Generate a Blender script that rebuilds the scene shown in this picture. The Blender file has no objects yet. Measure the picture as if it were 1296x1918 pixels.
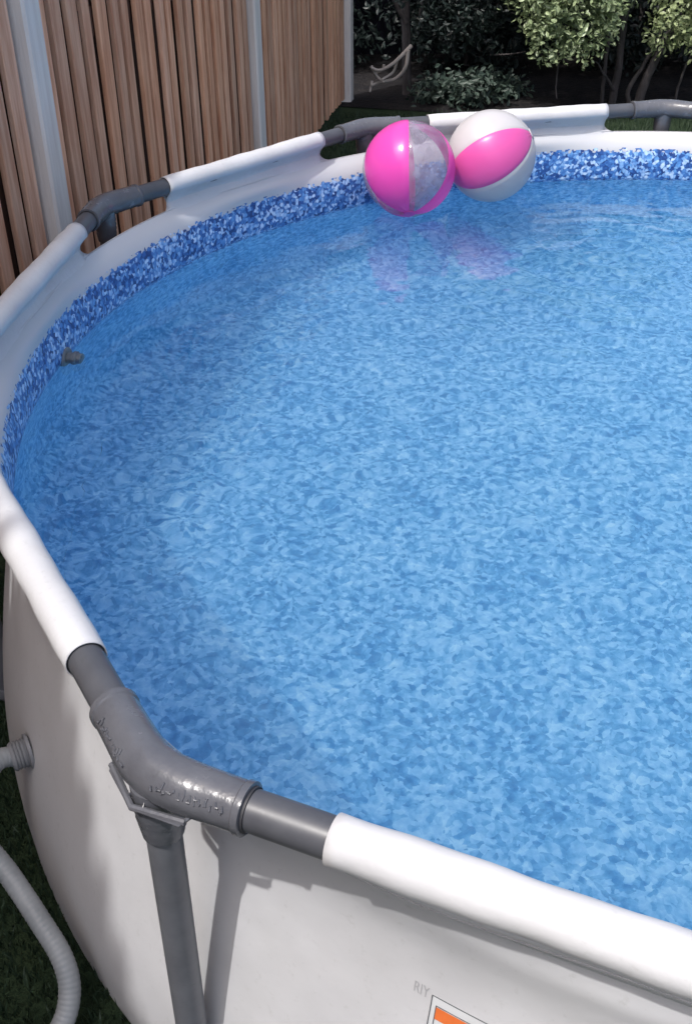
import bpy, bmesh, math, random
import numpy as np
from mathutils import Vector, Matrix, Quaternion
R_ = math.radians
random.seed(7)
rng = np.random.default_rng(7)
S = bpy.context.scene
COL = S.collection

# ------------------------------------------------------------------ camera
cam_d = bpy.data.cameras.new('camera')
cam = bpy.data.objects.new('camera', cam_d); COL.objects.link(cam)
cam_d.sensor_fit = 'VERTICAL'; cam_d.sensor_height = 36.0
cam_d.lens = 36.0 * 1967.65 / 1918.0
cam_d.clip_start = 0.02; cam_d.clip_end = 500
PITCH, ROLL = 0.59157, 0.009389
cam.matrix_world = (Matrix.Translation((0, 0, 1.730)) @ Matrix.Rotation(math.pi/2 - PITCH, 4, 'X')
                    @ Matrix.Rotation(-ROLL, 4, 'Z'))
S.camera = cam

# ------------------------------------------------------------------ light
SUNV = Vector((-0.38, -0.365, 1.0)).normalized()
ELEV = math.asin(SUNV.z)
sun_d = bpy.data.lights.new('sun', 'SUN'); sun = bpy.data.objects.new('sun', sun_d); COL.objects.link(sun)
sun_d.energy = 2.0; sun_d.angle = R_(0.9); sun_d.color = (1.0, 0.98, 0.955)
sun.rotation_euler = SUNV.to_track_quat('Z', 'Y').to_euler()
sun.location = (-4, -4, 8)
W = bpy.data.worlds.new('World'); S.world = W; W.use_nodes = True
wn = W.node_tree; bg = wn.nodes['Background']
sky = wn.nodes.new('ShaderNodeTexSky'); sky.sky_type = 'NISHITA'; sky.sun_disc = False
sky.sun_elevation = ELEV; sky.sun_rotation = math.atan2(SUNV.x, SUNV.y)
sky.air_density = 0.9; sky.dust_density = 5.0; sky.ozone_density = 1.2
hs = wn.nodes.new('ShaderNodeHueSaturation'); hs.inputs['Saturation'].default_value = .92   # a hazy, paler sky
wn.links.new(sky.outputs[0], hs.inputs['Color']); wn.links.new(hs.outputs[0], bg.inputs[0]); bg.inputs[1].default_value = 0.15
S.view_settings.view_transform = 'Standard'; S.view_settings.look = 'None'
S.view_settings.exposure = 0.82; S.view_settings.gamma = 1.0
try:
    S.cycles.use_denoising = True; S.cycles.denoiser = 'OPENIMAGEDENOISE'
    S.cycles.max_bounces = 10; S.cycles.transmission_bounces = 8; S.cycles.transparent_max_bounces = 12
    S.cycles.sample_clamp_indirect = 0.8
except Exception: pass
MNEE = False

# ------------------------------------------------------------------ materials
def newmat(name):
    m = bpy.data.materials.new(name); m.use_nodes = True
    nt = m.node_tree; b = nt.nodes['Principled BSDF']
    return m, nt, b
def N(nt, t, **kw):
    n = nt.nodes.new(t)
    for k, v in kw.items():
        if k.startswith('i_'): n.inputs[k[2:].replace('_', ' ')].default_value = v
        else: setattr(n, k, v)
    return n
def ramp(nt, stops, interp='LINEAR'):
    n = nt.nodes.new('ShaderNodeValToRGB'); cr = n.color_ramp; cr.interpolation = interp
    while len(cr.elements) > 1: cr.elements.remove(cr.elements[-1])
    for i, (p, c) in enumerate(stops):
        e = cr.elements[0] if i == 0 else cr.elements.new(p)
        e.position = p; e.color = (c[0], c[1], c[2], 1)
    return n
def bump(nt, b, src, strength, dist):
    n = N(nt, 'ShaderNodeBump'); n.inputs['Strength'].default_value = strength; n.inputs['Distance'].default_value = dist
    nt.links.new(src, n.inputs['Height']); nt.links.new(n.outputs[0], b.inputs['Normal'])
def coords(nt, scale=(1, 1, 1)):
    tc = N(nt, 'ShaderNodeTexCoord'); mp = N(nt, 'ShaderNodeMapping'); mp.inputs['Scale'].default_value = scale
    nt.links.new(tc.outputs['Object'], mp.inputs[0]); return mp.outputs[0]
def varied(name, c1, c2, rough, scale=6, sscale=(1, 1, 1), bstr=0.0, bscale=200, bdist=.001, metallic=0, attr=None, spec=.5, rvar=.08, dirt=0):
    m, nt, b = newmat(name)
    co = coords(nt, sscale)
    nz = N(nt, 'ShaderNodeTexNoise'); nz.inputs['Scale'].default_value = scale; nz.inputs['Detail'].default_value = 6; nz.inputs['Roughness'].default_value = .6
    nt.links.new(co, nz.inputs['Vector'])
    r = ramp(nt, [(.3, c1), (.7, c2)]); nt.links.new(nz.outputs['Fac'], r.inputs[0])
    out = r.outputs[0]
    if attr:
        a = N(nt, 'ShaderNodeAttribute', attribute_name=attr)
        mx = N(nt, 'ShaderNodeMix', data_type='RGBA', blend_type='MULTIPLY'); mx.inputs[0].default_value = 1
        nt.links.new(out, mx.inputs[6]); nt.links.new(a.outputs['Color'], mx.inputs[7]); out = mx.outputs[2]
    if dirt:
        d1 = N(nt, 'ShaderNodeTexNoise'); d1.inputs['Scale'].default_value = 55; d1.inputs['Detail'].default_value = 8; d1.inputs['Roughness'].default_value = .7
        nt.links.new(co, d1.inputs['Vector'])
        d2 = ramp(nt, [(0, (.55, .53, .50)), (.30, (1-dirt, 1-dirt, 1-dirt*1.1)), (.42, (1, 1, 1)), (1, (1, 1, 1))]); nt.links.new(d1.outputs['Fac'], d2.inputs[0])
        d3 = N(nt, 'ShaderNodeTexNoise'); d3.inputs['Scale'].default_value = 7; d3.inputs['Detail'].default_value = 5; nt.links.new(co, d3.inputs['Vector'])
        d4 = ramp(nt, [(.3, (1-dirt*.6, 1-dirt*.62, 1-dirt*.68)), (.6, (1, 1, 1))]); nt.links.new(d3.outputs['Fac'], d4.inputs[0])
        for dd in (d2, d4):
            mx = N(nt, 'ShaderNodeMix', data_type='RGBA', blend_type='MULTIPLY'); mx.inputs[0].default_value = 1
            nt.links.new(out, mx.inputs[6]); nt.links.new(dd.outputs[0], mx.inputs[7]); out = mx.outputs[2]
    nt.links.new(out, b.inputs['Base Color'])
    mr = N(nt, 'ShaderNodeMapRange'); mr.inputs['To Min'].default_value = rough - rvar; mr.inputs['To Max'].default_value = rough + rvar
    nt.links.new(nz.outputs['Fac'], mr.inputs['Value']); nt.links.new(mr.outputs[0], b.inputs['Roughness'])
    b.inputs['Metallic'].default_value = metallic; b.inputs['Specular IOR Level'].default_value = spec
    if bstr:
        n2 = N(nt, 'ShaderNodeTexNoise'); n2.inputs['Scale'].default_value = bscale; n2.inputs['Detail'].default_value = 4
        nt.links.new(co, n2.inputs['Vector']); bump(nt, b, n2.outputs['Fac'], bstr, bdist)
    return m

M = {}
M['vinyl_white'] = varied('white_vinyl', (.48, .48, .493), (.53, .53, .54), .42, 5, dirt=.10, bstr=.5, bscale=16, bdist=.006)
M['wall_vinyl'] = varied('wall_vinyl', (.46, .46, .475), (.51, .51, .522), .5, 3.0, dirt=.12, bstr=.4, bscale=9, bdist=.008)
M['grey_pipe'] = varied('grey_pipe', (.055, .057, .066), (.07, .073, .083), .40, 30, dirt=.12, bstr=.15, bscale=150, bdist=.0006)
M['grey_plastic'] = varied('grey_plastic', (.078, .080, .092), (.10, .103, .116), .25, 22, dirt=.16, bstr=.6, bscale=34, bdist=.0035)
M['leg_pipe'] = varied('leg_pipe', (.10, .103, .117), (.13, .134, .148), .38, 30, dirt=.14, bstr=.2, bscale=60, bdist=.001)
M['dark_gap'] = varied('dark_seam_ring', (.02, .02, .024), (.03, .03, .035), .6)  # dark ring for the gap at the end of each joint arm
M['hose'] = varied('hose_plastic', (.20, .215, .225), (.26, .275, .285), .45, 14)
M['fitting'] = varied('fitting_plastic', (.15, .155, .17), (.21, .215, .23), .45, 20)
M['nozzle'] = varied('nozzle_plastic', (.10, .11, .115), (.17, .18, .18), .4, 30)
M['label_white'] = varied('label_white', (.49, .50, .51), (.53, .54, .55), .5, 10)
M['label_line'] = varied('label_line', (.06, .065, .075), (.09, .095, .105), .5, 30)
M['label_orange'] = varied('label_orange', (.56, .125, .03), (.64, .155, .04), .5, 30)
M['label_grey'] = varied('label_grey', (.30, .30, .31), (.36, .36, .37), .5, 30)
M['fence_wood'] = varied('fence_wood', (.52, .245, .145), (.82, .51, .345), .78, 5, (9, 9, .7), bstr=.5, bscale=14, bdist=.004, attr='tone', spec=.25)
M['fence_back'] = varied('fence_gap_shade', (.08, .042, .03), (.16, .09, .065), .85, 5, (9, 9, .7), attr='tone', spec=.2)  # same fence boards, coloured darker for the shade between the slats
M['post_wood'] = varied('post_wood', (.64, .60, .565), (.78, .75, .715), .75, 4, (11, 11, .8), bstr=.5, bscale=12, bdist=.004, spec=.25)
M['bark'] = varied('bark', (.045, .04, .04), (.11, .10, .10), .85, 9, (4, 4, 1), bstr=.8, bscale=20, bdist=.01, spec=.2)
M['dead_wood'] = varied('dead_wood', (.30, .27, .24), (.46, .42, .39), .8, 12, spec=.2)
M['shade_fence'] = varied('shade_fence_wood', (.004, .004, .010), (.008, .008, .016), .8, 5, (8, 8, .7), attr='tone', spec=.2)  # navy black: the shade behind the bushes is put into the wood colour

def vinyl(name, col, transl, rough=.2, c2=None):
    m, nt, b = newmat(name)
    co = coords(nt); nz = N(nt, 'ShaderNodeTexNoise'); nz.inputs['Scale'].default_value = 9; nz.inputs['Detail'].default_value = 4
    nt.links.new(co, nz.inputs['Vector'])
    r = ramp(nt, [(.3, [x*.93 for x in col]), (.7, col)]); nt.links.new(nz.outputs['Fac'], r.inputs[0])
    nt.links.new(r.outputs[0], b.inputs['Base Color']); b.inputs['Roughness'].default_value = rough
    bump(nt, b, nz.outputs['Fac'], .3, .004)
    tr = N(nt, 'ShaderNodeBsdfTranslucent'); nt.links.new(r.outputs[0], tr.inputs[0])
    mx = N(nt, 'ShaderNodeMixShader'); mx.inputs[0].default_value = transl
    nt.links.new(b.outputs[0], mx.inputs[1]); nt.links.new(tr.outputs[0], mx.inputs[2])
    nt.links.new(mx.outputs[0], nt.nodes['Material Output'].inputs['Surface'])
    return m
M['ball_pink'] = vinyl('pink_vinyl', (.76, .078, .42), .25)
M['ball_pink_soft'] = vinyl('soft_pink_vinyl', (.70, .10, .36), .22, .3)
M['ball_white'] = vinyl('ball_white_vinyl', (.55, .54, .55), .22, .28)
m, nt, b = newmat('clear_vinyl')
b.inputs['Base Color'].default_value = (.33, .31, .39, 1); b.inputs['Roughness'].default_value = .12
co = coords(nt); nz = N(nt, 'ShaderNodeTexNoise'); nz.inputs['Scale'].default_value = 16; nz.inputs['Detail'].default_value = 3
nt.links.new(co, nz.inputs['Vector']); bump(nt, b, nz.outputs['Fac'], .7, .006)
tp = N(nt, 'ShaderNodeBsdfTransparent'); tp.inputs[0].default_value = (.93, .93, .96, 1)
fr = N(nt, 'ShaderNodeMapRange'); fr.inputs['From Min'].default_value = .35; fr.inputs['From Max'].default_value = .7
fr.inputs['To Min'].default_value = .26; fr.inputs['To Max'].default_value = .62
nt.links.new(nz.outputs['Fac'], fr.inputs['Value'])
mx = N(nt, 'ShaderNodeMixShader'); nt.links.new(fr.outputs[0], mx.inputs[0])
nt.links.new(tp.outputs[0], mx.inputs[1]); nt.links.new(b.outputs[0], mx.inputs[2])
nt.links.new(mx.outputs[0], nt.nodes['Material Output'].inputs['Surface']); M['ball_clear'] = m

def liner_mat(name, floor):
    m, nt, b = newmat(name); L = nt.links.new
    co = coords(nt)
    def noise(scale, detail=2, vec=co):
        n = N(nt, 'ShaderNodeTexNoise'); n.inputs['Scale'].default_value = scale; n.inputs['Detail'].default_value = detail
        L(vec, n.inputs['Vector']); return n
    def math_(op, x, y, z=None):
        n = N(nt, 'ShaderNodeMath', operation=op)
        for i, q in enumerate((x, y, z)):
            if q is None: continue
            if isinstance(q, (int, float)): n.inputs[i].default_value = q
            else: L(q, n.inputs[i])
        return n.outputs[0]
    nw = noise(60)
    wob = N(nt, 'ShaderNodeVectorMath', operation='MULTIPLY_ADD'); wob.inputs[1].default_value = (.014, .014, .014)
    L(nw.outputs['Color'], wob.inputs[0]); L(co, wob.inputs[2])
    # pool body print: soft pebbles, light blotches with darker spots
    vo = N(nt, 'ShaderNodeTexVoronoi'); vo.inputs['Scale'].default_value = 84; L(wob.outputs[0], vo.inputs['Vector'])
    sep = N(nt, 'ShaderNodeSeparateColor'); L(vo.outputs['Color'], sep.inputs[0])
    n1 = noise(48, 3, wob.outputs[0]); n2 = noise(5, 3)
    val = math_('MULTIPLY_ADD', sep.outputs[0], .50, math_('MULTIPLY_ADD', n1.outputs['Fac'], 1.25, -.375))
    val = math_('MULTIPLY_ADD', math_('SUBTRACT', n2.outputs['Fac'], .5), .5, val)
    r = ramp(nt, [(0, (.045, .20, .43)), (.20, (.072, .27, .52)), (.38, (.118, .365, .63)), (.50, (.19, .47, .73)), (.66, (.28, .57, .81)), (.85, (.37, .67, .87)), (1, (.48, .76, .92))])
    L(val, r.inputs[0]); out = r.outputs[0]
    if not floor:
        # border print at the waterline: small dark and pale pebbles
        v2 = N(nt, 'ShaderNodeTexVoronoi'); v2.inputs['Scale'].default_value = 96; L(wob.outputs[0], v2.inputs['Vector'])
        s2 = N(nt, 'ShaderNodeSeparateColor'); L(v2.outputs['Color'], s2.inputs[0])
        bv = math_('MULTIPLY_ADD', math_('SUBTRACT', noise(20, 3).outputs['Fac'], .53), .5, s2.outputs[0])
        r2 = ramp(nt, [(0, (.014, .045, .17)), (.22, (.03, .10, .31)), (.42, (.065, .19, .46)), (.58, (.11, .28, .57)), (.74, (.25, .43, .69)), (.88, (.42, .58, .79)), (1, (.52, .66, .83))])
        L(bv, r2.inputs[0])
        dm = ramp(nt, [(0, (1, 1, 1)), (.5, (1, 1, 1)), (1, (.45, .52, .66))]); L(math_('MULTIPLY', v2.outputs['Distance'], 1.25), dm.inputs[0])
        mul = N(nt, 'ShaderNodeMix', data_type='RGBA', blend_type='MULTIPLY'); mul.inputs[0].default_value = .8
        L(r2.outputs[0], mul.inputs[6]); L(dm.outputs[0], mul.inputs[7])
        sx = N(nt, 'ShaderNodeSeparateXYZ'); L(co, sx.inputs[0])
        jag = math_('MULTIPLY_ADD', s2.outputs[1], .018, sx.outputs[2])
        for lim, lo, hi in ((.556, out, mul.outputs[2]), (.686, None, (.46, .465, .48, 1))):
            wx = N(nt, 'ShaderNodeMix', data_type='RGBA')
            L(math_('GREATER_THAN', jag, lim), wx.inputs[0])
            L(lo if lo is not None else out, wx.inputs[6])
            if isinstance(hi, tuple): wx.inputs[7].default_value = hi
            else: L(hi, wx.inputs[7])
            out = wx.outputs[2]
    L(out, b.inputs['Base Color']); b.inputs['Roughness'].default_value = .4
    b.inputs['Specular IOR Level'].default_value = .35
    return m
M['liner_wall'] = liner_mat('liner_pebble_print', False)
M['liner_floor'] = liner_mat('liner_floor_print', True)

m, nt, b = newmat('pool_water')
nt.nodes.remove(b)
gl = N(nt, 'ShaderNodeBsdfGlass'); gl.inputs['Roughness'].default_value = 0.0; gl.inputs['IOR'].default_value = 1.333
gl.inputs['Color'].default_value = (.93, .975, 1, 1)
tp = N(nt, 'ShaderNodeBsdfTransparent'); tp.inputs[0].default_value = (.93, .975, 1, 1)
mx = N(nt, 'ShaderNodeMixShader'); mx.inputs[0].default_value = .14
nt.links.new(gl.outputs[0], mx.inputs[1]); nt.links.new(tp.outputs[0], mx.inputs[2])
nt.links.new(mx.outputs[0], nt.nodes['Material Output'].inputs['Surface']); M['water'] = m

def leaf_mat(name, c1, c2, rough=.42):
    m, nt, b = newmat(name)
    a = N(nt, 'ShaderNodeAttribute', attribute_name='tone')
    r = ramp(nt, [(0, c1), (1, c2)]); nt.links.new(a.outputs['Fac'], r.inputs[0])
    nt.links.new(r.outputs[0], b.inputs['Base Color']); b.inputs['Roughness'].default_value = rough
    tr = N(nt, 'ShaderNodeBsdfTranslucent'); nt.links.new(r.outputs[0], tr.inputs[0])
    mx = N(nt, 'ShaderNodeMixShader'); mx.inputs[0].default_value = .2
    nt.links.new(b.outputs[0], mx.inputs[1]); nt.links.new(tr.outputs[0], mx.inputs[2])
    nt.links.new(mx.outputs[0], nt.nodes['Material Output'].inputs['Surface'])
    return m
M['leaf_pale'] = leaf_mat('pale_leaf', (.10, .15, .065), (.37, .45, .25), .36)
M['leaf_shade'] = leaf_mat('shade_leaf', (.009, .016, .016), (.026, .042, .036), .45)  # near-black leaves, shade at the back of the bed painted in
M['leaf_weed'] = leaf_mat('weed_leaf', (.03, .052, .042), (.07, .10, .078), .5)
M['leaf_olive'] = leaf_mat('olive_leaf', (.10, .145, .055), (.36, .42, .22), .38)
M['grass'] = leaf_mat('grass_blade', (.010, .026, .012), (.034, .060, .030), .6)
M['lawn'] = varied('lawn_ground', (.012, .024, .012), (.028, .045, .022), .9, 9, bstr=.9, bscale=60, bdist=.02, spec=.15)
M['soil'] = varied('bed_soil', (.008, .008, .010), (.020, .018, .018), .95, 7, bstr=.9, bscale=30, bdist=.03, spec=.15)  # soil colour lowered to stand in for the bushes' shade

# ------------------------------------------------------------------ mesh helpers
def link(name, verts, faces, mat, parent=None, smooth=True, cols=None, uvmats=None):
    me = bpy.data.meshes.new(name); me.from_pydata([tuple(v) for v in verts], [], faces)
    mats = mat if isinstance(mat, (list, tuple)) else [mat]
    for mm in mats: me.materials.append(mm)
    if uvmats is not None: me.polygons.foreach_set('material_index', uvmats)
    if smooth: me.polygons.foreach_set('use_smooth', [True]*len(faces))
    if cols is not None:
        at = me.color_attributes.new('tone', 'FLOAT_COLOR', 'POINT')
        at.data.foreach_set('color', np.array(cols, dtype=np.float32).ravel())
    me.update()
    o = bpy.data.objects.new(name, me); COL.objects.link(o)
    if parent is not None: o.parent = parent
    return o
class MB:
    def __init__(s): s.v = []; s.f = []; s.c = []; s.m = []
    def add(s, V, F, tone=None, mi=0):
        o = len(s.v); s.v += [Vector(p) for p in V]; s.f += [tuple(i+o for i in f) for f in F]
        s.m += [mi]*len(F)
        if tone is not None: s.c += [(tone[0], tone[1], tone[2], 1)]*len(V)
    def sweep(s, path, rad, seg=16, caps=True, closed=False, tone=None, up=None, squash=1, mi=0):
        P = [Vector(p) for p in path]; n = len(P)
        rad = rad if isinstance(rad, (list, tuple)) else [rad]*n
        V = []; F = []; prev = None
        for i in range(n):
            a = P[i-1] if (i > 0 or closed) else P[i]; c = P[(i+1) % n] if (i < n-1 or closed) else P[i]
            t = (c-a)
            t = t.normalized() if t.length > 1e-9 else Vector((0, 0, 1))
            if prev is None:
                u = Vector(up) if up else (Vector((0, 0, 1)) if abs(t.z) < .9 else Vector((1, 0, 0)))
                prev = (u - t*u.dot(t)).normalized()
            else:
                prev = (prev - t*prev.dot(t)).normalized()
            b2 = t.cross(prev)
            for k in range(seg):
                q = 2*math.pi*k/seg
                V.append(P[i] + (prev*math.cos(q)*squash + b2*math.sin(q))*rad[i])
        for i in range(n if closed else n-1):
            for k in range(seg):
                F.append((i*seg+k, i*seg+(k+1) % seg, ((i+1) % n)*seg+(k+1) % seg, ((i+1) % n)*seg+k))
        if caps and not closed:
            F.append(tuple(reversed(range(seg)))); F.append(tuple((n-1)*seg+k for k in range(seg)))
        s.add(V, F, tone, mi)
    def box(s, c, ax, ay, az, tone=None, mi=0, bev=0):
        c = Vector(c); ax, ay, az = Vector(ax), Vector(ay), Vector(az)
        if bev:
            lx, ly = ax.length, ay.length; bx, by = 1-bev/lx, 1-bev/ly
            ring = [(bx, -1), (1, -by), (1, by), (bx, 1), (-bx, 1), (-1, by), (-1, -by), (-bx, -1)]
            V = [c+ax*x+ay*y-az for x, y in ring]+[c+ax*x+ay*y+az for x, y in ring]
            F = [(i, (i+1) % 8, (i+1) % 8+8, i+8) for i in range(8)]+[tuple(range(7, -1, -1)), tuple(range(8, 16))]
        else:
            V = [c+ax*x+ay*y+az*z for z in (-1, 1) for x, y in ((-1, -1), (1, -1), (1, 1), (-1, 1))]
            F = [(0, 3, 2, 1), (4, 5, 6, 7), (0, 1, 5, 4), (1, 2, 6, 5), (2, 3, 7, 6), (3, 0, 4, 7)]
        s.add(V, F, tone, mi)
    def build(s, name, mat, parent=None, smooth=True):
        o = link(name, s.v, s.f, mat, parent, False, s.c if s.c else None, s.m if isinstance(mat, (list, tuple)) else None)
        if smooth:
            shade(o)
        return o
def shade(o, ang=40):
    me = o.data; me.polygons.foreach_set('use_smooth', [True]*len(me.polygons))
    bm = bmesh.new(); bm.from_mesh(me)
    for e in bm.edges:
        if len(e.link_faces) == 2 and e.calc_face_angle(0) > R_(ang): e.smooth = False
    bm.to_mesh(me); bm.free(); me.update()
def tag(o, label, cat=None, group=None, kind=None):
    if label: o['label'] = label
    if cat: o['category'] = cat
    if group: o['group'] = group
    if kind: o['kind'] = kind
    return o
def empty(name, loc, label, cat, group=None, rz=0):
    o = bpy.data.objects.new(name, None); COL.objects.link(o); o.location = loc; o.rotation_euler = (0, 0, rz)
    o.empty_display_size = .1
    return tag(o, label, cat, group)
def copy_to(src, parent, rz):
    c = src.copy(); COL.objects.link(c); c.parent = parent; c.rotation_euler = (0, 0, rz)
    for ch in list(src.children):
        d = ch.copy(); COL.objects.link(d); d.parent = c
    return c

# ------------------------------------------------------------------ ground
def sheet(name, pts, z, mat, label, kind='structure'):
    o = link(name, [(x, y, z) for x, y in pts], [tuple(range(len(pts)))], mat, None, False)
    return tag(o, label, None, None, kind)
sheet('lawn', [(-70, -70), (70, -70), (70, 90), (-70, 90)], 0, M['lawn'], 'short green lawn around the pool')
bed = [(-3.5, 9.6), (-3.5, 7.9), (-.3, 7.75), (0.0, 7.6), (.6, 7.42), (1.4, 7.30), (2.2, 7.36), (3.2, 7.25), (4.6, 7.4), (7, 7.3), (7, 9.6)]
sheet('soil', bed, .006, M['soil'], 'soil bed coloured dark for the shade under the bushes')

# ------------------------------------------------------------------ pool
PC = Vector((0.99408, 2.20439, 0)); RV = 1.83; PH = 3.98187; NS = 10
APO = RV*math.cos(math.pi/NS); HALF = RV*math.sin(math.pi/NS)
RZ = 0.80; RING = .734; WATER = .577
pool = empty('swimming_pool', PC, 'round above ground swimming pool with white rails, grey corner joints and blue pebble liner', 'swimming pool')

def lathe(profile, seg, wob=None):
    V = []; F = []
    n = len(profile)
    for k in range(seg):
        a = 2*math.pi*k/seg
        for i, (r, z) in enumerate(profile):
            rr = r+(wob(a, z) if wob else 0)
            V.append((rr*math.cos(a), rr*math.sin(a), z))
    for k in range(seg):
        k2 = (k+1) % seg
        for i in range(n-1):
            F.append((k*n+i, k2*n+i, k2*n+i+1, k*n+i+1))
    return V, F
def smooth_profile(pts, per=5):
    out = []
    P = [np.array(p, float) for p in pts]; P = [2*P[0]-P[1]]+P+[2*P[-1]-P[-2]]
    for i in range(1, len(P)-2):
        for j in range(per):
            t = j/per; p0, p1, p2, p3 = P[i-1], P[i], P[i+1], P[i+2]
            out.append(tuple(.5*((2*p1)+(-p0+p2)*t+(2*p0-5*p1+4*p2-p3)*t*t+(-p0+3*p1-3*p2+p3)*t**3)))
    out.append(tuple(P[-2])); return out
def ringdip(a):
    """the wall's top edge is pulled in under the straight rails"""
    ph = (((a-PH)/(2*math.pi/NS)) % 1-.5)*36
    t = min(1, abs(ph)/12.5); return -.027*(1-t*t*(3-2*t))
def ringwob(a, z):
    dip = 0
    if z > .665:
        q = min(1, (z-.665)/.06); dip = ringdip(a)*q*q*(3-2*q)
    return dip+ringwob0(a, z)*(1-.92*max(0, min(1, (z-.62)/.06)))
def ringwob0(a, z):
    return .0016*math.sin(7*a+1.3)+.0010*math.sin(17*a+.4+6*z)+.0003*math.sin(31*a+2)
inner = smooth_profile([(1.758, RING), (1.731, .700), (1.718, .66), (1.718, .58), (1.749, .43), (1.785, .24), (1.765, .08), (1.66, .03)], 5)
V, F = lathe(inner, 240, ringwob)
liner = link('liner', V, F, M['liner_wall'], pool)
# floor
V, F = lathe([(1.66, .03), (1.58, .022), (1.2, .02), (.8, .02), (.4, .02), (.004, .02)], 120, lambda a, z: ringwob(a, z) if z > .025 else 0)
fl = link('pool_floor', V, F, M['liner_floor'], pool)
outer = smooth_profile([(1.7630, RING+.001), (1.738, .700), (1.7265, .66), (1.7265, .58), (1.760, .43), (1.800, .24), (1.820, .10), (1.820, .004)], 5)
V, F = lathe(outer, 240, ringwob)
F = [tuple(reversed(f)) for f in F]
lip0 = len(V)
n = len(outer)
inn = [(r*math.cos(a), r*math.sin(a), RING+.001) for a in [2*math.pi*k/240 for k in range(240)] for r in [1.758+ringwob(a, RING)]]
V += inn
for k in range(240):
    F.append((k*n, ((k+1) % 240)*n, lip0+(k+1) % 240, lip0+k))
wall = link('wall', V, F, M['wall_vinyl'], pool); shade(wall, 50)

# rails, sleeves, joints, legs: one of each, then copies turned round the centre.
# built for the vertex at angle 0 (joint, leg) and the side between angle 0 and 36 degrees (pipe, sleeve)
def side_pt(s, dn=0, z=0, side=1):
    """point at distance s from the vertex (angle 0) along the side going to +36 deg (side=1) or -36 deg"""
    a1 = side*2*math.pi/NS
    v0 = Vector((RV, 0, 0)); v1 = Vector((RV*math.cos(a1), RV*math.sin(a1), 0))
    d = (v1-v0).normalized(); nrm = (v0+v1).normalized()
    return v0+d*s+nrm*dn+Vector((0, 0, z))
# T joint
mb = MB()
ARM = .128
path = []; rad = []
ss = [ARM, ARM-.001, ARM-.009, ARM-.011, .105, .08, .06, .045]
rr = [.0285, .0318, .0318, .0300, .0302, .0306, .0312, .0320]
for s_, r_ in zip(ss, rr): path.append(side_pt(s_, 0, RZ, -1)); rad.append(r_)
b0, b1, b2 = side_pt(.045, 0, RZ, -1), Vector((RV, 0, RZ)), side_pt(.045, 0, RZ, 1)
for t in (.25, .5, .75):
    path.append((1-t)**2*b0+2*t*(1-t)*b1+t*t*b2); rad.append(.0325)
for s_, r_ in zip(reversed(ss), reversed(rr)): path.append(side_pt(s_, 0, RZ, 1)); rad.append(r_)
mb.sweep(path, rad, 28)
bend = (b0+2*b1+b2)/4
# leg socket under the bend, ribbed
LX = RV-.004
zz = [RZ-.010, RZ-.040, RZ-.046, RZ-.052, RZ-.058, RZ-.064, RZ-.070, RZ-.076, RZ-.098, RZ-.100]
rz_ = [.031, .0315, .0300, .0312, .0295, .0305, .0285, .0290, .0262, .0235]
mb.sweep([(LX, 0, z) for z in zz], rz_, 24)
# seam flange with slotted lugs on the outer lower side of both arms
for sd in (-1, 1):
    a1 = sd*2*math.pi/NS
    d = (side_pt(1, 0, 0, sd)-side_pt(0, 0, 0, sd)).normalized(); nr = Vector((math.cos(a1/2), math.sin(a1/2), 0))
    dn = (nr*.80-Vector((0, 0, 1))*.60).normalized()
    loop = []
    L0, L1, w0, w1 = .004, .062, .026, .041
    for (x, y) in ((L0, w0), (L1-.006, w0), (L1, w0+.004), (L1-.008, w1), (L0, w1)):
        loop.append(Vector((RV, 0, RZ))+d*x+dn*y)
    mb.sweep(loop, .0034, 8, closed=True)
mb.sweep([side_pt(.06, .030, RZ-.021, -1), Vector((RV+.034, 0, RZ-.025)), side_pt(.06, .030, RZ-.021, 1)], .0045, 8)
# raised lettering (worn, unreadable) as small raised strokes along the outer upper side of both arms
for sd in (-1, 1):
    a1 = sd*2*math.pi/NS
    d = (side_pt(1, 0, 0, sd)-side_pt(0, 0, 0, sd)).normalized(); nr = Vector((math.cos(a1/2), math.sin(a1/2), 0))
    s_ = .016
    while s_ < .108:
        if random.random() < .12: s_ += .007; continue
        for q in range(random.choice((2, 3, 3))):
            th0 = R_(random.uniform(22, 36)); th1 = th0+R_(random.choice((0, 6, 13)))
            x0 = s_+random.uniform(0, .004); x1 = s_+random.uniform(0, .004)
            P = lambda x, th: Vector((RV, 0, RZ))+d*x+(nr*math.cos(th)+Vector((0, 0, 1))*math.sin(th))*(.0312 if x > .05 else .0322)
            mb.sweep([P(x0, th0), P(x1, th1)] if abs(x0-x1)+abs(th0-th1) > .003 else [P(x0, th0), P(x0+.004, th0)], 0.0013, 6)
        s_ += .0068
joint0 = mb.build('corner_joint', M['grey_plastic'], pool)
for sd in (-1, 1):
    mb = MB(); mb.sweep([side_pt(ARM+.0005, 0, RZ, sd), side_pt(ARM+.0032, 0, RZ, sd)], .0272, 28)
    mb.build('joint_seam', M['dark_gap'], joint0)
# leg
mb = MB()
mb.sweep([(LX+.008*(1-z/.74), 0, z) for z in (RZ-.06, .5, .25, .03)], .0222, 24)
mb.sweep([(LX+.008, 0, z) for z in (.034, .03, .004)], [.024, .027, .027], 24)
leg0 = mb.build('leg', M['leg_pipe'], pool)
# pipe
mb = MB()
mb.sweep([side_pt(.10, 0, RZ, 1), side_pt(HALF, 0, RZ, 1), side_pt(2*HALF-.10, 0, RZ, 1)], .0248, 28, up=(0, 0, 1))
pipe0 = mb.build('rail_pipe', M['grey_pipe'], pool)
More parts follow.
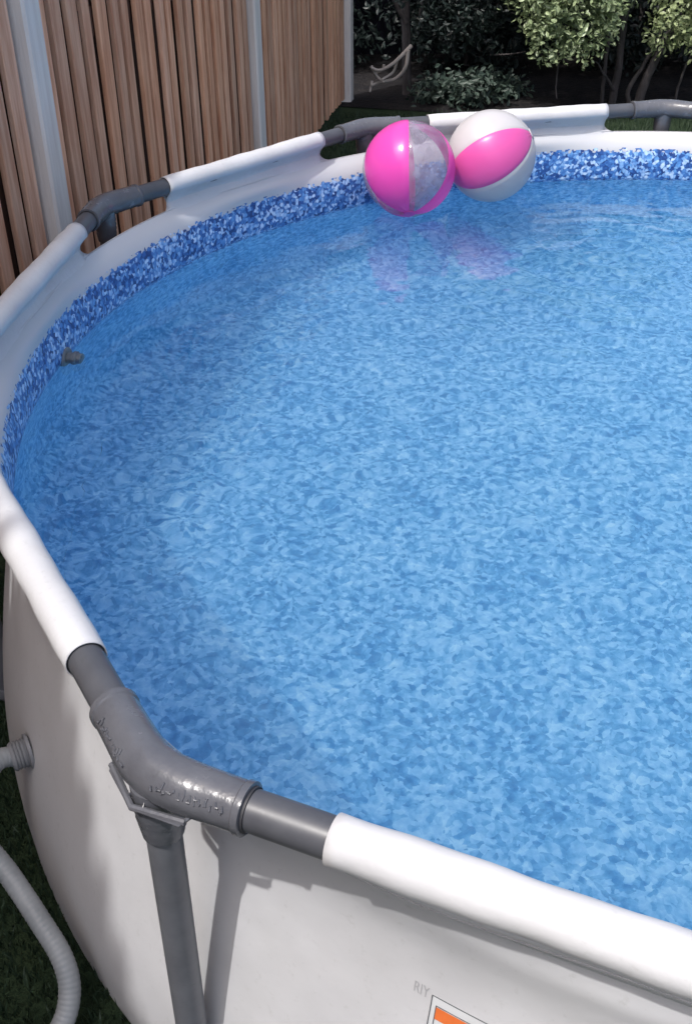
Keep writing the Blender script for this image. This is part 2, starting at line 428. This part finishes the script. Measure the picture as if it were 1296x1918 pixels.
# sleeve: white vinyl wrapped round the pipe with a flap down to the wall
GE = HALF-.2299          # half length of the sleeve
SR = .0280
a_mid = math.pi/NS
nrm = Vector((math.cos(a_mid), math.sin(a_mid), 0)); tan = Vector((-math.sin(a_mid), math.cos(a_mid), 0))
V = []; F = []
NSEC = 40
def dipl(s_):
    t = min(1, abs(math.degrees(math.atan2(s_, APO)))/12.5); return -.027*(1-t*t*(3-2*t))
prof_n = None
for i in range(NSEC+1):
    u = -1+2*i/NSEC
    def sec(w):            # w = 1 at the pipe, 0 at the bottom edge
        t_ = max(0, 1-w/.43); ext = .030*(1-math.sqrt(max(0, 1-t_*t_)))
        return u*(GE+ext)
    P = []
    sr = SR+.0008*math.sin(9*u+1)+.0005*math.sin(23*u)
    # inner flap, bottom to pipe
    th_in = R_(196)
    pin = (APO+sr*math.cos(th_in), RZ+sr*math.sin(th_in))
    for j in range(16):
        w = (j/16)**1.5; s_ = sec(w)
        nb = math.sqrt(max((1.758+dipl(s_))**2-s_*s_, 0))-.0002
        bn, bz = nb, RING+.0006
        c1n = nb+(.004 if nb > pin[0] else -.001); 
        # slight sag of the flap
        nn = bn+(pin[0]-bn)*(w*w*(3-2*w)*.5+w*.5)+.019*math.sin(math.pi*w**.85)
        P.append((s_, nn, bz+(pin[1]-bz)*w))
    for j in range(25):
        th = R_(196-j*(196+62)/24); P.append((u*GE, APO+sr*math.cos(th), RZ+sr*math.sin(th)))
    pout = P[-1]
    for j in range(1, 7):
        w = 1-j/6; s_ = u*GE
        nb = math.sqrt((1.7400+dipl(s_)*.72)**2-s_*s_)-.0030
        P.append((s_, pout[1]+(nb-pout[1])*(1-w), pout[2]+(RING-.030-pout[2])*(1-w)))
    prof_n = len(P)
    for s_, nn, z in P: V.append(nrm*nn+tan*s_+Vector((0, 0, z)))
for i in range(NSEC):
    for j in range(prof_n-1):
        a = i*prof_n+j; F.append((a, a+prof_n, a+prof_n+1, a+1))
sleeve0 = link('rail_sleeve', V, F, M['vinyl_white'], pool)
md_ = sleeve0.modifiers.new('thick', 'SOLIDIFY'); md_.thickness = .0016; md_.offset = -1
for k in range(NS):
    rz = PH-k*2*math.pi/NS
    if k == 0:
        for o in (joint0, leg0, pipe0, sleeve0): o.rotation_euler = (0, 0, rz)
    else:
        for o in (joint0, leg0, pipe0, sleeve0): copy_to(o, pool, rz)

# printed warning label on the outer wall, below the near right rail
def wallR(z):
    zs = [p[1] for p in outer]; rs = [p[0] for p in outer]
    return float(np.interp(z, zs[::-1], rs[::-1]))
def on_wall(ang, z, off):
    r = wallR(z)+off+ringwob(ang, z); return Vector((r*math.cos(ang), r*math.sin(ang), z))
def wall_patch(mb, a0, a1, z0, z1, off, mi):
    na = max(2, int(abs(a1-a0)*1.8/.006)); nz_ = max(1, int(abs(z1-z0)/.012))
    V = [on_wall(a0+(a1-a0)*i/na, z0+(z1-z0)*j/nz_, off) for i in range(na+1) for j in range(nz_+1)]
    F = [(i*(nz_+1)+j, (i+1)*(nz_+1)+j, (i+1)*(nz_+1)+j+1, i*(nz_+1)+j+1) for i in range(na) for j in range(nz_)]
    mb.add(V, F, None, mi)
LA = math.atan2(.7297-PC.y, .1020-PC.x); LZ = .5465   # upper left corner
def A(x): return LA+x/1.77
mb = MB()
LW, LH = .30, .20
wall_patch(mb, A(0), A(LW), LZ-LH, LZ, .0006, 0)
def frame(x0, x1, z1, z0, w, off):
    wall_patch(mb, A(x0), A(x1), z1-w, z1, off, 1); wall_patch(mb, A(x0), A(x1), z0, z0+w, off, 1)
    wall_patch(mb, A(x0), A(x0+w), z0+w, z1-w, off, 1); wall_patch(mb, A(x1-w), A(x1), z0+w, z1-w, off, 1)
frame(0, LW, LZ, LZ-LH, .0014, .0012)
frame(.007, LW-.007, LZ-.013, LZ-LH+.007, .0013, .0012)
wall_patch(mb, A(.0085), A(LW-.0085), LZ-.013-.020, LZ-.0145, .0018, 2)
label = mb.build('warning_label', [M['label_white'], M['label_line'], M['label_orange']], pool)
# the three faint letters beside it
tc = bpy.data.curves.new('letters', 'FONT'); tc.body = 'RIY'; tc.size = .024; tc.align_x = 'LEFT'
to = bpy.data.objects.new('letters', tc); COL.objects.link(to)
dg = bpy.context.evaluated_depsgraph_get(); me = to.evaluated_get(dg).to_mesh()
tv = [v.co.copy() for v in me.vertices]; tf = [tuple(p.vertices) for p in me.polygons]
w_ = max(v.x for v in tv)
V = [on_wall(A(-.026+v.x/w_*.022), LZ-.010+v.y*1.0, .0008) for v in tv]
to.evaluated_get(dg).to_mesh_clear(); bpy.data.objects.remove(to); bpy.data.curves.remove(tc)
link('printed_letters', V, tf, M['label_grey'], pool, False)

# return nozzle inside the pool
def local_lathe(mb, origin, axis, prof, seg=24, mi=0):
    axis = Vector(axis).normalized(); mb.sweep([Vector(origin)+axis*t for t, r in prof], [r for t, r in prof], seg, mi=mi)
na = math.atan2(2.441-PC.y, -.725-PC.x)
mb = MB(); ax = Vector((-math.cos(na), -math.sin(na), 0)); o0 = Vector((1.721*math.cos(na), 1.721*math.sin(na), .563))
local_lathe(mb, o0, ax, [(0, .036), (.007, .036), (.010, .033), (.011, .022), (.024, .022), (.026, .026), (.034, .026), (.036, .021), (.046, .021), (.048, .013), (.040, .011)])
mb.build('return_nozzle', M['nozzle'], pool)

# ------------------------------------------------------------------ hose and its fitting on the outer wall
fa = math.atan2(1.357-PC.y, -.578-PC.x)
fo = Vector((math.cos(fa), math.sin(fa), 0))
base = PC+fo*wallR(.30); base.z = .300
mb = MB(); mb2 = MB()
local_lathe(mb2, base+fo*.001, fo, [(0, .034), (.006, .034), (.008, .026), (.012, .028), (.015, .025), (.018, .028), (.021, .025), (.024, .028), (.027, .025), (.030, .028), (.036, .024)])
HP = [base+fo*.030, base+fo*.050+Vector((0, 0, .006)), Vector((-.640, 1.310, .304)), Vector((-.654, 1.256, .282)), Vector((-.634, 1.199, .25)), Vector((-.582, 1.152, .21)),
      Vector((-.527, 1.096, .17)), Vector((-.482, 1.047, .13)), Vector((-.468, 1.010, .09)), Vector((-.480, .970, .055)), Vector((-.523, .929, .028)),
      Vector((-.607, .855, .021)), Vector((-.75, .75, .021)), Vector((-.9, .62, .021))]
hp = smooth_profile([tuple(p) for p in HP], 28)
# corrugated radius
hr = []; L = 0; pv = None; P2 = []
pts = [Vector(p) for p in hp]
# resample evenly
seglen = .0022; acc = [0]
for i in range(1, len(pts)): acc.append(acc[-1]+(pts[i]-pts[i-1]).length)
tot = acc[-1]; nn_ = int(tot/seglen)
arr = np.array([tuple(p) for p in pts]); xs = np.linspace(0, tot, nn_)
arr2 = np.stack([np.interp(xs, acc, arr[:, k]) for k in range(3)], 1)
hr = [0.0185+.0004*math.sin(2*math.pi*x/.0088) for x in xs]
mb.sweep([tuple(p) for p in arr2], hr, 18)
hose = empty('pool_hose', (-.523, .929, .008), 'pale grey corrugated pool hose hanging from the shaded side of the pool wall', 'hose')
def reparent(o, p):
    o.parent = p; o.matrix_parent_inverse = Matrix.Translation(p.location).inverted()
h1 = mb.build('hose_tube', M['hose']); reparent(h1, hose)
h2 = mb2.build('threaded_fitting', M['fitting']); reparent(h2, hose)

# ------------------------------------------------------------------ water
nr_, ns_ = 170, 560
waves = []
for i in range(46):
    lam = math.exp(rng.uniform(math.log(.035), math.log(.42))); th = rng.uniform(0, 2*math.pi)
    waves.append((2*math.pi/lam*math.cos(th), 2*math.pi/lam*math.sin(th), rng.uniform(0, 6.28), .00042*(lam/.1)**1.2))
r = 1.7205*np.sqrt(np.linspace(0, 1, nr_+1))[1:]; a = np.linspace(0, 2*np.pi, ns_, endpoint=False)
RR, AA = np.meshgrid(r, a, indexing='ij'); X = RR*np.cos(AA); Y = RR*np.sin(AA)
Z = np.zeros_like(X)
for kx, ky, ph_, am in waves: Z += am*np.sin(kx*X+ky*Y+ph_)
Z *= .17
# faint ring ripples spreading from two spots
for sx, sy, lam, am, fall in ((-1.40, -.60, .075, .00045, .42), (-.2, .9, .10, .0004, .7), (.6, .2, .13, .0004, .8)):
    D = np.hypot(X-sx, Y-sy); Z += am*np.sin(2*np.pi*D/lam)*np.exp(-(D/fall)**2)
vs = np.stack([X, Y, Z+WATER], -1).reshape(-1, 3).tolist()+[[0, 0, WATER]]
F = []
for i in range(nr_-1):
    for k in range(ns_):
        k2 = (k+1) % ns_; F.append((i*ns_+k, (i+1)*ns_+k, (i+1)*ns_+k2, i*ns_+k2))
c_ = len(vs)-1
for k in range(ns_): F.append((c_, k, (k+1) % ns_))
water = link('water', vs, F, M['water']); water.location = PC
tag(water, 'clear rippled water filling the pool', None, None, 'structure')
if MNEE:
    sun_d.cycles.is_caustics_light = True
    water.cycles.is_caustics_caster = True
    for o in (liner, fl): o.cycles.is_caustics_receiver = True

# ------------------------------------------------------------------ beach balls
def ball(center, R, axis, ref, mats, label, phase=0, widths=None):
    root = empty('beach_ball', (center[0], center[1], center[2]-R), label, 'beach ball')
    axis = Vector(axis).normalized(); ref = Vector(ref); e1 = (ref-axis*ref.dot(axis)).normalized(); e2 = axis.cross(e1)
    NG = len(mats); WS = [R_(x) for x in (widths or [360/NG]*NG)]
    c = Vector((0, 0, R))
    for g in range(NG):
        V = []; F = []; nl, nb = 18, 40
        for i in range(nl+1):
            lo = phase+sum(WS[:g])+WS[g]*i/nl
            d_ = abs(i/nl-.5)*2
            for j in range(nb+1):
                la = -math.pi/2+math.pi*j/nb
                sp = math.cos(la)
                rr_ = R*(1-.014*max(0, (d_-.86)/.14)**2*min(1, sp*3)+.005*math.sin(3*lo+2*la)+.007*math.sin(16*lo+1.7*math.sin(3*lo))*max(0, (abs(la)-.95)/.62)**1.5)
                V.append(c+(e1*math.cos(lo)+e2*math.sin(lo))*math.cos(la)*rr_+axis*math.sin(la)*rr_)
        for i in range(nl):
            for j in range(nb):
                F.append((i*(nb+1)+j, (i+1)*(nb+1)+j, (i+1)*(nb+1)+j+1, i*(nb+1)+j+1))
        link('panel', V, F, M[mats[g]], root)
    for sgn in (-1, 1):
        mb = MB(); local_lathe(mb, c+axis*sgn*(R*.992), axis*sgn, [(0, .020), (.0025, .020), (.0035, .017)], 20)
        mb.build('end_cap', M[mats[1]], root)
    return root
# viewing frame at the balls: r = right, u = up in the picture, f = towards the camera
def vframe(c):
    f = (Vector((0, 0, 1.73))-Vector(c)).normalized(); r = Vector((0, 0, 1)).cross(f).normalized(); u = f.cross(r); return r, u, f
c1 = Vector((.222, 3.565, WATER+.141)); r1, u1, f1 = vframe(c1)
ax1 = (u1*.90-f1*.42+r1*-.03)
ball(c1, .1555, ax1, f1, ['ball_clear', 'ball_pink', 'ball_clear', 'ball_pink', 'ball_clear', 'ball_pink'],
     'pink beach ball with clear panels floating by the pool wall', phase=0, widths=[58, 62, 52, 62, 52, 74])
c2 = Vector((.514, 3.710, WATER+.141)); r2, u2, f2 = vframe(c2)
ax2 = (r2*.86+u2*.50+f2*.10)
ball(c2, .1525, ax2, f2, ['ball_pink_soft', 'ball_white', 'ball_white', 'ball_pink_soft', 'ball_white', 'ball_white'],
     'pink and white beach ball floating beside the clear panelled one', phase=R_(-27))

# ------------------------------------------------------------------ wooden fence along the left
F1 = Vector((-.868, 3.249, 0)); FU = Vector((.470, 2.261, 0)); FL = FU.length; fu = FU/FL; fn = Vector((fu.y, -fu.x, 0))   # fn faces the pool
def fence_h(t):
    """fence height at distance t (m) along it from the post left of the pool: the part nearest the viewer is stepped up"""
    q = min(1, max(0, (-2.35-t)/.62)); return 2.28+1.22*q  # unseen near end raised only to cast shade on the pool's left wall
fence = empty('wooden_fence', F1-FU*1.0-fn*.06, 'tall brown slatted wooden fence with grey posts along the left of the pool', 'fence')
def upright(mb, t, off, hw, ht, z0, tone, mi, bev, lean=0):
    h = fence_h(t); c = F1+fu*t+fn*off
    mb.box(c+Vector((0, 0, (h+z0)/2)), fu*hw, fn*ht, Vector((0, 0, (h-z0)/2))+fu*lean, tone=tone, mi=mi, bev=bev)
def fpost(k):
    mb = MB(); h = fence_h(FL*k)+.05
    mb.box(F1+FU*k-fn*.055+Vector((0, 0, h/2)), fu*.052, fn*.055, Vector((0, 0, h/2)), bev=.008)
    o = mb.build('post', M['post_wood'], smooth=False); reparent(o, fence)
def fpanel(k):
    mb = MB(); t0 = FL*k+.054; w = FL-.108
    nb = 20; p = w/nb
    for i in range(nb):
        tone = random.uniform(.84, 1.26); warm = random.uniform(-.05, .06)
        upright(mb, t0+p*(i+.5)+random.uniform(-.006, .006), -.045+random.uniform(-.006, .006), p*random.uniform(.48, .66)*.5, .010, .03,
                (tone*(1+warm), tone, tone*(1-warm)), 0, .003, random.uniform(-.004, .004))
    for i in range(nb+1):
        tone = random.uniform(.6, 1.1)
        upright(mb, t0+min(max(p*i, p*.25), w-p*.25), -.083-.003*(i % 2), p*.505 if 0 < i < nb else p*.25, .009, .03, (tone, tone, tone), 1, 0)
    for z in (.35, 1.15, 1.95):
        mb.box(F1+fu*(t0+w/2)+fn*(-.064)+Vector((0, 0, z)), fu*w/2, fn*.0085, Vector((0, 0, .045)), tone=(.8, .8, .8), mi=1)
    o = mb.build('panel', [M['fence_wood'], M['fence_back']], smooth=False); reparent(o, fence)
for k in range(-3, 3):
    fpost(k)
    if k < 2: fpanel(k)

# dark fence behind the bushes
bf = empty('garden_fence', (0.2, 9.45, 0), 'garden fence coloured near black for the shade behind the bushes', 'fence')
mb = MB()
x = -2.5
while x < 8:
    w = .14; tone = random.uniform(.7, 1.2)
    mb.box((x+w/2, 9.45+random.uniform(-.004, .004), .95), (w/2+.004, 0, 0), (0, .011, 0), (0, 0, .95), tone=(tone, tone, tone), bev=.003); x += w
o = mb.build('panel', M['shade_fence'], smooth=False); reparent(o, bf)
for x in (-.6, 1.3, 3.2, 5.1):
    mb = MB(); mb.box((x, 9.40, 1.0), (.05, 0, 0), (0, .035, 0), (0, 0, 1.0), tone=(.9, .9, .9), bev=.006)
    o = mb.build('post', M['shade_fence'], smooth=False); reparent(o, bf)

# ------------------------------------------------------------------ bushes
def leaves(centers, normals, size, tones, aspect=.5):
    n = len(centers); V = np.zeros((n, 6, 3)); C = np.ones((n, 6, 4))
    d = rng.normal(size=(n, 3)); nn = normals/np.linalg.norm(normals, axis=1, keepdims=True)
    d -= nn*(d*nn).sum(1, keepdims=True); d /= np.linalg.norm(d, axis=1, keepdims=True); sdv = np.cross(nn, d)
    L = (size*rng.uniform(.65, 1.25, n))[:, None]
    V[:, 0] = centers-d*L*.5; V[:, 1] = centers-d*L*.05+sdv*L*aspect*.5+nn*L*.08; V[:, 2] = centers+d*L*.28+sdv*L*aspect*.38+nn*L*.08
    V[:, 3] = centers+d*L*.55; V[:, 4] = centers+d*L*.28-sdv*L*aspect*.38+nn*L*.08; V[:, 5] = centers-d*L*.05-sdv*L*aspect*.5+nn*L*.08
    C[:, :, :3] = tones[:, None, None]
    F = []
    for i in range(n): b = i*6; F += [(b, b+1, b+2, b+3), (b, b+3, b+4, b+5)]
    return V.reshape(-1, 3), F, C.reshape(-1, 4)
def crown(name, root, blobs, count, size, mat, droop=.0):
    """blobs: (centre, radii) ; leaves gather in small sprays near the surface of every blob"""
    cs, ns, ts = [], [], []
    vol = np.array([b[1][0]*b[1][1]+b[1][1]*b[1][2]+b[1][0]*b[1][2] for b in blobs]); vol = vol/vol.sum()
    for (c, rad), v in zip(blobs, vol):
        nsp = max(3, int(count*v/11))
        dirs = rng.normal(size=(nsp, 3)); dirs /= np.linalg.norm(dirs, axis=1, keepdims=True)
        rr = rng.uniform(.25, 1, nsp)**.45*rng.uniform(.86, 1.12, nsp)
        ctr = np.array(c)+dirs*np.array(rad)*rr[:, None]
        st = rng.uniform(0, 1, nsp)
        for i in range(nsp):
            m_ = rng.integers(7, 16); p = ctr[i]+rng.normal(size=(m_, 3))*.036*(size/.045)
            cs.append(p); ns.append(dirs[i]*.55+np.array([0, 0, .5])+rng.normal(size=(m_, 3))*.55)
            ts.append(np.clip(st[i]*.6+rng.uniform(0, .5, m_), 0, 1))
    cs = np.concatenate(cs); ns = np.concatenate(ns); ts = np.concatenate(ts)
    V, F, C = leaves(cs, ns, size, ts, .52)
    o = link(name, V, F, mat, None, False, C); reparent(o, root); return o
def stems(name, root, paths, mat):
    mb = MB()
    for pts, r0, r1 in paths:
        pp = smooth_profile(pts, 5); n_ = len(pp)
        pp = [(x+random.uniform(-.004, .004), y+random.uniform(-.004, .004), z) for x, y, z in pp]
        mb.sweep(pp, [r0+(r1-r0)*i/(n_-1) for i in range(n_)], 9)
    o = mb.build(name, mat); reparent(o, root); return o

# sunlit bush right of centre
t1 = empty('bush', (1.92, 7.6, 0), 'tall bush with pale sunlit leaves above the white pink ball, left of the grey trunk', 'bush', 'leafy bushes')
crown('crown', t1, [((1.28, 7.22, .80), (.22, .26, .34)), ((1.50, 7.18, .66), (.26, .26, .33)), ((1.36, 7.2, .55), (.18, .2, .2)), ((1.66, 7.25, .78), (.16, .2, .3)), ((1.45, 7.3, 1.15), (.46, .36, .40)),
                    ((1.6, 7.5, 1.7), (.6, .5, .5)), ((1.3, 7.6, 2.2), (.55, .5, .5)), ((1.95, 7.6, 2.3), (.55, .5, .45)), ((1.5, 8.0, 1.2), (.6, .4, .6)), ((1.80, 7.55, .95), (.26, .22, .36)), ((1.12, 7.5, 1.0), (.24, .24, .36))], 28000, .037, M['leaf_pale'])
stems('trunk', t1, [([(1.86, 7.6, 0), (1.88, 7.6, .25), (1.87, 7.58, .55), (1.90, 7.55, 1.0), (1.86, 7.6, 1.7), (1.7, 7.7, 2.3)], .028, .016),
                    ([(1.86, 7.58, .10), (1.78, 7.54, .20), (1.70, 7.5, .30)], .011, .005), ([(1.87, 7.58, .50), (1.76, 7.45, .64), (1.6, 7.35, .85)], .014, .007),
                    ([(1.80, 7.62, .0), (1.79, 7.65, .5), (1.76, 7.7, 1.1)], .014, .010), ([(1.40, 7.3, .42), (1.405, 7.28, .22), (1.41, 7.26, .12)], .006, .003)], M['bark'])
# sunlit bush at the right edge
t2 = empty('bush', (2.06, 7.45, 0), 'sunlit olive green bush at the right edge beyond the far pool rail', 'bush', 'leafy bushes')
crown('crown', t2, [((2.14, 7.25, .72), (.20, .24, .32)), ((2.36, 7.2, .62), (.26, .26, .30)), ((2.04, 7.25, .52), (.10, .14, .14)), ((2.6, 7.3, .9), (.4, .4, .5)), ((2.2, 7.3, 1.2), (.28, .3, .4)),
                    ((2.9, 7.4, 1.3), (.6, .5, .6)), ((2.4, 7.6, 1.6), (.55, .5, .5)), ((3.3, 7.5, .9), (.5, .4, .6)), ((2.5, 8.0, 1.2), (.6, .4, .6))], 21000, .037, M['leaf_olive'])
stems('trunk', t2, [([(2.00, 7.45, 0), (2.03, 7.45, .18), (2.12, 7.45, .42), (2.26, 7.45, .8), (2.4, 7.5, 1.6)], .034, .018),
                    ([(1.97, 7.47, 0), (1.93, 7.47, .12), (2.02, 7.47, .30), (2.12, 7.46, .55)], .018, .010), ([(2.24, 7.4, 0), (2.25, 7.4, .2), (2.32, 7.35, .5)], .010, .006)], M['bark'])
# shaded bush left of centre
t3 = empty('bush', (.49, 8.0, 0), 'dark shaded bush hanging over the soil bed beside the fence end', 'bush', 'leafy bushes')
crown('crown', t3, [((.66, 7.8, .72), (.26, .26, .36)), ((.92, 7.8, .66), (.28, .26, .34)), ((1.1, 7.9, .85), (.24, .26, .34)), ((.8, 7.8, .48), (.24, .2, .16)), ((.85, 7.9, 1.2), (.5, .4, .5)), ((.5, 8.1, 1.9), (.5, .45, .6)),
                    ((1.1, 8.0, 2.0), (.5, .45, .6)), ((.0, 8.5, 1.7), (.5, .4, .7)), ((.75, 8.4, .9), (.6, .35, .6))], 12000, .046, M['leaf_shade'])
stems('trunk', t3, [([(.465, 7.95, 0), (.455, 7.95, .25), (.445, 7.95, .55), (.44, 7.95, 1.0), (.5, 8.0, 1.9)], .034, .028),
                    ([(.445, 7.92, .48), (.38, 7.9, .60), (.32, 7.9, .78), (.28, 7.9, 1.1), (.2, 8.1, 1.7)], .017, .016),
                    ([(.53, 7.8, .50), (.54, 7.75, .66), (.56, 7.75, .9)], .010, .007), ([(1.02, 7.75, .30), (1.15, 7.7, .315), (1.26, 7.7, .33)], .006, .004)], M['bark'])
# dense shaded growth filling the back of the bed
for (x, y, lab) in ((-.35, 9.0, 'dark evergreen shrub in the shade behind the fence end post'), (1.0, 8.95, 'dark evergreen shrub in deep shade behind the low weeds'), (2.3, 8.9, 'dark evergreen shrub in deep shade behind the grey trunk'), (3.6, 8.9, 'evergreen shrub with leaves coloured for shade at the right behind the olive green bush')):
    q = empty('shrub', (x, y, 0), lab, 'shrub', 'dark shrubs along the back fence')
    crown('foliage', q, [((x, y, .55), (.62, .3, .55)), ((x-.3, y+.05, 1.2), (.5, .3, .5)), ((x+.3, y+.05, 1.4), (.5, .3, .6)), ((x, y, 1.7), (.5, .35, .5)), ((x, y-.25, .35), (.7, .3, .35))], 7000, .06, M['leaf_shade'])
    stems('stem', q, [([(x, y, 0), (x+.03, y, .8), (x, y, 1.7)], .03, .015), ([(x+.08, y, 0), (x+.25, y, .6), (x+.3, y, 1.4)], .02, .01)], M['bark'])
# low weeds in front of it
for (x, y, s_, lab) in ((.62, 7.72, .15, 'low grey green weed in the shade left of the pink ball'), (.86, 7.62, .20, 'broad low weed in the shade above the white pink ball'), (1.10, 7.85, .13, 'small weed in the shade right of the broad low weed')):
    w_ = empty('weed', (x, y, 0), lab, 'plant', 'low weeds in the soil bed')
    crown('foliage', w_, [((x, y, s_*.55), (s_*1.1, s_*.9, s_*.6)), ((x+s_*.7, y, s_*.5), (s_*.7, s_*.6, s_*.5))], 420, .055, M['leaf_weed'])
    stems('stem', w_, [([(x, y, 0), (x+.01, y, s_*.4), (x+.02, y, s_*.8)], .006, .003)], M['bark'])
# broken branch lying by the fence end
br = empty('broken_branch', (.33, 7.75, .05), 'pale broken branch with forked ends lying beside the fence end post', 'branch')
mb = MB()
def bp(px, py, y=7.72):   # picture position on the upright plane through the branch
    sx = (px-655)/247.0; sz = .0+(190-py)/247.0*.98
    return (.06+sx, y+random.uniform(-.03, .03), max(.02, sz+.02))
for pts, r0, r1 in (([(758, 103), (740, 118), (725, 130), (705, 140), (690, 136)], .012, .008), ([(752, 108), (748, 135), (732, 155), (705, 162), (690, 166)], .011, .009),
                    ([(735, 125), (728, 145), (708, 155)], .008, .006), ([(690, 134), (700, 150), (712, 160)], .009, .006), ([(692, 160), (688, 176)], .008, .005), ([(712, 132), (708, 142), (694, 148)], .008, .005)):
    mb.sweep(smooth_profile([bp(*q) for q in pts], 4), [1.2*(r0+(r1-r0)*i/((len(pts)-1)*4)) for i in range((len(pts)-1)*4+1)], 8)
o = mb.build('forked_limb', M['dead_wood']); reparent(o, br)
# ------------------------------------------------------------------ grass blades
def blades(n, xr, yr, keep, h=.035):
    x = rng.uniform(*xr, n); y = rng.uniform(*yr, n); k = keep(x, y); x, y = x[k], y[k]; n = len(x)
    a = rng.uniform(0, 2*np.pi, n); L = h*rng.uniform(.5, 1.3, n); w = rng.uniform(.0012, .0024, n); ln = rng.uniform(.1, .7, n)*L; la = rng.uniform(0, 2*np.pi, n)
    V = np.zeros((n, 5, 3)); dx, dy = np.cos(a)*w, np.sin(a)*w; ex, ey = np.cos(la)*ln, np.sin(la)*ln
    V[:, 0] = np.stack([x-dx, y-dy, 0*x], 1); V[:, 1] = np.stack([x+dx, y+dy, 0*x], 1)
    V[:, 2] = np.stack([x+dx*.8+ex*.4, y+dy*.8+ey*.4, L*.6], 1); V[:, 3] = np.stack([x-dx*.8+ex*.4, y-dy*.8+ey*.4, L*.6], 1); V[:, 4] = np.stack([x+ex, y+ey, L*.95], 1)
    t = rng.uniform(0, 1, n); C = np.ones((n, 5, 4)); C[:, :, :3] = t[:, None, None]
    F = []
    for i in range(n): b = i*5; F += [(b, b+1, b+2, b+3), (b+3, b+2, b+4)]
    return V.reshape(-1, 3), F, C.reshape(-1, 4)
outp = lambda x, y: (x-PC.x)**2+(y-PC.y)**2 > 1.80**2
V1, Fa, C1 = blades(26000, (-1.25, -.2), (.35, 2.3), outp, .03)
V2, Fb, C2 = blades(30000, (-.3, 3.4), (4.1, 7.5), lambda x, y: outp(x, y) & (y < 7.35), .045)
F = Fa+[tuple(i+len(V1) for i in f) for f in Fb]
g = link('grass', np.concatenate([V1, V2]), F, M['grass'], None, False, np.concatenate([C1, C2]))
tag(g, 'short green grass blades on the lawn round the pool', None, None, 'stuff')
